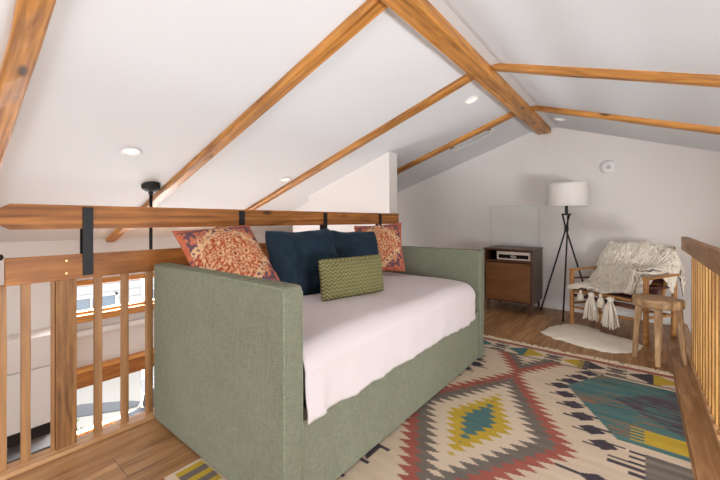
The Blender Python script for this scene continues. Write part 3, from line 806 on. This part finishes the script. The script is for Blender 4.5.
# throw over the chair
M['wool'] = flat('cream_wool', lin(250, 240, 224), .95, bump=.5, bscale=70, spec=.1, var=.06)
tw = thing('throw_blanket', 'cream shaggy throw with big tassels draped over the armchair', 'blanket', F1, A)
bm = bmesh.new(); NU, NV = 70, 80
def drape(u, v):
    """u across the chair 0..1, v from behind the back over the seat to its front"""
    x = -.02+u*(CW+.08)
    ctrl = [(.69, .62), (.68, .76), (.655, .835), (.60, .845), (.53, .76), (.46, .62), (.36, .50), (.24, .435), (.10, .425), (.02, .425), (-.02, .425), (-.04, .41)]
    vmax = 1.0
    if u > .48: vmax -= .16*min(1, (u-.48)/.10)
    if u > .80: vmax -= .34*min(1, (u-.80)/.08)
    f = v*vmax*(len(ctrl)-1); k = min(int(f), len(ctrl)-2); f -= k
    y = ctrl[k][0]*(1-f)+ctrl[k+1][0]*f; z = ctrl[k][1]*(1-f)+ctrl[k+1][1]*f
    if u > .76:                              # falls over the right arm
        q = (u-.76)/.24
        z = max(z, .625) if z < .625 and y < CD+.1 else z
        x -= q*q*.05; z -= q*q*.20
    if u < .10:
        z -= (.10-u)*(.9 if y > .35 else .3)
    z += .022*noise.noise(Vector((x*9, y*9+v*6, 1)))+.014*noise.noise(Vector((x*30, v*35, 2)))
    y += .020*noise.noise(Vector((x*8, v*9, 5)))
    # ragged shoulder outline
    if v < .45: z += .018*noise.noise(Vector((x*16, 0, 7)))-.035*abs(u-.45)**2*4*(1 if y > .5 else 0)
    return Vector((x, y, z))
vs = [[bm.verts.new(drape(i/NU, j/NV)) for j in range(NV+1)] for i in range(NU+1)]
for i in range(NU):
    for j in range(NV): bm.faces.new((vs[i][j], vs[i+1][j], vs[i+1][j+1], vs[i][j+1]))
o = link('blanket', bm, M['wool'], tw, smooth=True); m = o.modifiers.new('s', 'SOLIDIFY'); m.thickness = .014; m.offset = 1
# shaggy strands lying on the blanket
bm = bmesh.new()
for q in range(2200):
    u, v = random.random(), random.random()**.9*.97
    p = drape(u, v); p2 = drape(min(1, max(0, u+random.uniform(-.05, .02))), min(1, v+.025)); p3 = drape(min(1, max(0, u+random.uniform(-.09, .02))), min(1, v+.055))
    nrm = Vector((0, -.5, .8)).normalized()
    tube(bm, [p+nrm*.008, p2+nrm*(.024+random.random()*.012), p3+nrm*.016], [.005, .008, .004], 5, cap=False)
o = link('shag', bm, M['wool'], tw, smooth=True); o['kind'] = 'stuff'
# tassels
def tassel(x, y, z, l, r):
    bm = bmesh.new(); lathe(bm, [(0, .012), (r*.35, .006), (r*.45, -.012), (r*.28, -.028), (r*.30, -.034)], 14)
    for q in range(46):
        a = random.random()*2*PI; rr = random.random()**.5
        tube(bm, [(r*.26*math.cos(a)*rr, r*.26*math.sin(a)*rr, -.03), (r*.7*math.cos(a)*rr, r*.7*math.sin(a)*rr, -l*.45), (r*1.05*math.cos(a)*rr, r*.9*math.sin(a)*rr, -l*random.uniform(.9, 1.04))], [.004, .006, .005], 5)
    o = link('tassel', bm, M['wool'], tw, Matrix.Translation((x, y, z)), smooth=True)
tassel(.225, -.06, .385, .25, .066); tassel(.40, -.065, .375, .27, .072); tassel(.31, -.058, .39, .12, .035); tassel(.12, -.055, .39, .09, .03)

# ------------------------------------------------------------------ stool
stl = thing('side_stool', 'rustic wooden stool with a thick oval slab seat beside the armchair', 'stool', (.105, 3.68, 0), R(-10))
M['slab'] = wood('raw_elm', lin(136, 98, 60), lin(210, 172, 126), .55, scale=1.3)
bm = bmesh.new(); N_ = 60
def slabr(a): return (.165*(1+.03*math.sin(3*a+1)+.02*math.sin(5*a)), .145*(1+.03*math.sin(3*a+1)+.02*math.sin(7*a)))
rings = []
for f, z in ((.55, .41), (.94, .41), (.985, .418), (1.0, .445), (.99, .470), (.965, .478), (.9, .480), (.5, .476)):
    rings.append([bm.verts.new((slabr(2*PI*k/N_)[0]*f*math.cos(2*PI*k/N_), slabr(2*PI*k/N_)[1]*f*math.sin(2*PI*k/N_), z+.004*noise.noise(Vector((k*.6, z*30, 1))))) for k in range(N_)])
for a, b in zip(rings, rings[1:]):
    for k in range(N_): bm.faces.new((a[k], a[(k+1) % N_], b[(k+1) % N_], b[k]))
bm.faces.new(rings[0][::-1]); bm.faces.new(rings[-1])
link('seat', bm, M['slab'], stl, smooth=True)
Minv = Matrix.Rotation(R(10), 4, 'Z')
for wx, wy in ((.105, 3.445), (-.035, 3.60), (.265, 3.615), (.13, 3.86)):
    d_ = Minv @ Vector((wx-.105, wy-3.68, 0)); tp = d_*.62 if d_.length > .3 else d_*.8
    bm = bmesh.new(); a = Vector((0, 0, 0)); L_ = .418
    vsA = []
    for (px, py, pz, hw) in ((d_.x, d_.y, 0, .016), (tp.x, tp.y, .42, .021)):
        vsA.append([bm.verts.new((px+sx*hw, py+sy*hw*.9, pz)) for sx, sy in ((-1, -1), (1, -1), (1, 1), (-1, 1))])
    for k in range(4): bm.faces.new((vsA[0][k], vsA[0][(k+1) % 4], vsA[1][(k+1) % 4], vsA[1][k]))
    bm.faces.new(vsA[0][::-1]); bm.faces.new(vsA[1])
    bmesh.ops.bevel(bm, geom=list(bm.edges), offset=.004, segments=2, affect='EDGES')
    bmesh.ops.rotate(bm, verts=bm.verts, cent=(0, 0, 0), matrix=Matrix.Rotation(PI/2, 3, 'Y'))   # grain along local X
    link('leg', bm, M['slab'], stl, Matrix.Rotation(-PI/2, 4, 'Y'))

# ------------------------------------------------------------------ ceiling fan over the room below
FX, FY = -3.50, 1.318; fz = -.57
fan = thing('ceiling_fan', 'ceiling fan on a long black rod, grey blades seen between the balusters', 'ceiling fan', (FX, FY, fz))
bm = bmesh.new(); zc0 = zc(FX)-fz
lathe(bm, [(0, zc0+.03), (.075, zc0+.03), (.078, zc0-.02), (.072, zc0-.042), (.045, zc0-.062), (.02, zc0-.066), (.02, zc0-.09), (0, zc0-.09)], 32); o = link('canopy', bm, M['black'], fan, smooth=False)
bm = bmesh.new(); tube(bm, [(0, 0, zc0-.07), (0, 0, .10)], .014, 14); link('rod', bm, M['black'], fan, smooth=True)
M['fan'] = flat('brushed_nickel', lin(150, 158, 168), .4, .6, bump=.03)
bm = bmesh.new(); lathe(bm, [(0, .13), (.03, .13), (.05, .10), (.06, .06), (.07, .01), (.06, -.03), (.04, -.05), (0, -.055)], 32); link('motor_housing', bm, M['fan'], fan, smooth=True)
for k in range(5):
    bm = bmesh.new(); bl = [(0.10, -.03), (.20, -.055), (.58, -.08), (.62, -.06), (.63, 0), (.62, .06), (.58, .08), (.20, .055), (.10, .03)]
    prism(bm, bl, -.004, .004)
    o = link('blade', bm, flat('grey_blade', lin(140, 150, 162), .5, bump=.03), fan, Matrix.Rotation(R(-127+72*k), 4, 'Z') @ Matrix.Rotation(R(-14), 4, 'X'))

# ------------------------------------------------------------------ kitchen wall below, left
kc = thing('wall_cupboard', 'white cupboard on the wall of the room below, seen at lower left', 'cupboard', (XE, .3, -.72))
link('body', bx(0, .31, -1.0, .66, -.30, .30), M['trim'], kc)
for k in range(3): link('door', bx(.31, .33, -.99+k*.55, -.45+k*.55, -.295, .295, bev=.002), M['trim'], kc)
struct('trim_3', bx(XE, XE+.34, -.7, .96, -.41, -.10), M['wall'])
kh = thing('range_hood', 'black hood strip fixed below the white cupboard of the room below', 'range hood', (XE, .3, -1.07))
link('housing', bx(.0, .34, -.6, .62, -.06, .05, bev=.004), M['black'], kh)
bs = struct('trim_4', bx(XE, XE+.02, -.7, .96, -1.7, -1.13), flat('grey_stone', lin(170, 168, 166), .5, bump=.02, var=.1))
ks = thing('microwave', 'black and grey appliance standing under the hood in the room below', 'microwave', (XE+.03, .3, -1.7))
link('casing', bx(0, .30, -.5, .62, 0, .44, bev=.004), flat('grey_enamel', lin(168, 168, 168), .4, bump=.02), ks)
link('front', bx(.30, .315, -.48, .60, .33, .43, bev=.002), M['black'], ks)
co = thing('kitchen_counter', 'white kitchen counter of the room below, under the black appliance', 'counter', (XE, .3, ZL))
link('worktop', bx(0.01, .62, -1.4, .66, .87, .90, bev=.003), flat('pale_quartz', lin(205, 205, 205), .3, bump=.01), co)
link('body', bx(0.01, .58, -1.38, .64, .0, .87), M['trim'], co)

# ------------------------------------------------------------------ outdoors beyond the eave windows
M['siding'] = flat('pale_siding', lin(214, 214, 214), .8, bump=.05)
struct('ground', bx(-30, XE-.2, -20, 25, ZL-.4, ZL-.3), flat('pale_gravel', lin(200, 196, 188), .9, bump=.3, bscale=20))
nb = thing('neighbour_house', 'pale boarded house outside beyond the eave windows', 'house', (-10.5, 3, ZL-.3))
bm = bmesh.new()
for k in range(14): box(bm, -.2+(.0), .0+.012*(k % 2), -6, 8, k*.2, k*.2+.19)
link('wall', bm, M['siding'], nb)
for y in (-2.6, -.9, .8, 2.5): 
    o = link('window', bx(.0, .04, y, y+1.0, 1.1, 2.1), flat('blue_pane', lin(150, 165, 182), .3, bump=.01), nb)
    bm = bmesh.new()
    for a in ((y-.05, y, 1.05, 2.15), (y+1, y+1.05, 1.05, 2.15), (y-.05, y+1.05, 2.1, 2.15), (y-.05, y+1.05, 1.05, 1.1), (y+.48, y+.52, 1.1, 2.1)): box(bm, .0, .07, *a)
    link('window_frame', bm, M['trim'], o)
bm = bmesh.new()
for z in (1.0,): box(bm, 0, .1, 0, 0, 0, 0)
bm.free()
bu = thing('shrub', 'green leafy shrub outside the lower eave window', 'shrub', (-6.1, 1.45, ZL-.3))
bm = bmesh.new(); lf = bmesh.new()
for k in range(16):
    a = random.random()*2*PI; r = random.uniform(.05, .28); h = random.uniform(.7, 1.2)
    e = Vector((r*math.cos(a), r*math.sin(a), h)); tube(bm, [(0, 0, 0), (e.x*.4, e.y*.4, h*.5), e], [.008, .005, .003], 5)
    for q in range(14):
        f = random.uniform(.45, 1); c = Vector((e.x*f, e.y*f, h*f)); dr = Vector((random.uniform(-1, 1), random.uniform(-1, 1), random.uniform(-.2, 1))).normalized(); sd = dr.cross(Vector((0, 0, 1))).normalized()*.014
        p = [c, c+dr*.03+sd, c+dr*.07, c+dr*.03-sd]; lf.faces.new([lf.verts.new(v) for v in p])
link('stem', bm, flat('stem_green', lin(96, 100, 60), .8, bump=.1), bu); link('foliage', lf, flat('leaf_green', lin(96, 130, 62), .6, bump=.1), bu)

# ------------------------------------------------------------------ light
def area(name, loc, rot, sx, sy, power, col=(1, 1, 1), spread=None):
    l = bpy.data.lights.new(name, 'AREA'); l.shape = 'RECTANGLE'; l.size = sx; l.size_y = sy; l.energy = power; l.color = col
    if spread: l.spread = spread
    o = bpy.data.objects.new(name, l); C.objects.link(o); o.location = loc; o.rotation_euler = rot; return o
# daylight entering through the eave and stair windows (light at the plane of the opening)
area('daylight_upper_eave', (XE-.14, (wy0+wy1)/2, .165), (0, -PI/2, 0), .36, wy1-wy0, 52, (.90, .95, 1))
area('daylight_lower_eave', (XE-.14, (wy0+wy1)/2, -1.16), (0, -PI/2, 0), .58, wy1-wy0, 105, (.90, .95, 1))
area('daylight_stair', (XRW+.10, 1.2, .52), (0, PI/2, 0), .62, 1.9, 86, (.94, .97, 1))
area('added_fill_back', (-1.0, YB-.10, .85), (PI/2, 0, 0), 4.3, 1.15, 52, (.92, .96, 1))  # fill lamp added at the unseen opening behind the camera
W_ = bpy.data.worlds.new('sky'); bpy.context.scene.world = W_; W_.use_nodes = True
bg = W_.node_tree.nodes['Background']; bg.inputs['Color'].default_value = (.93, .96, 1, 1); bg.inputs['Strength'].default_value = 1.4

# ------------------------------------------------------------------ camera
cam = bpy.data.cameras.new('camera'); cam.sensor_width = 36; cam.lens = 351/720*36; cam.shift_y = -20/720; cam.clip_start = .02
co_ = bpy.data.objects.new('camera', cam); C.objects.link(co_); co_.location = (0, 0, 1.1); co_.rotation_euler = (PI/2, 0, math.atan(280/351))
S = bpy.context.scene; S.camera = co_
S.view_settings.view_transform = 'Standard'; S.view_settings.look = 'None'; S.view_settings.gamma = 1; S.view_settings.exposure = .6
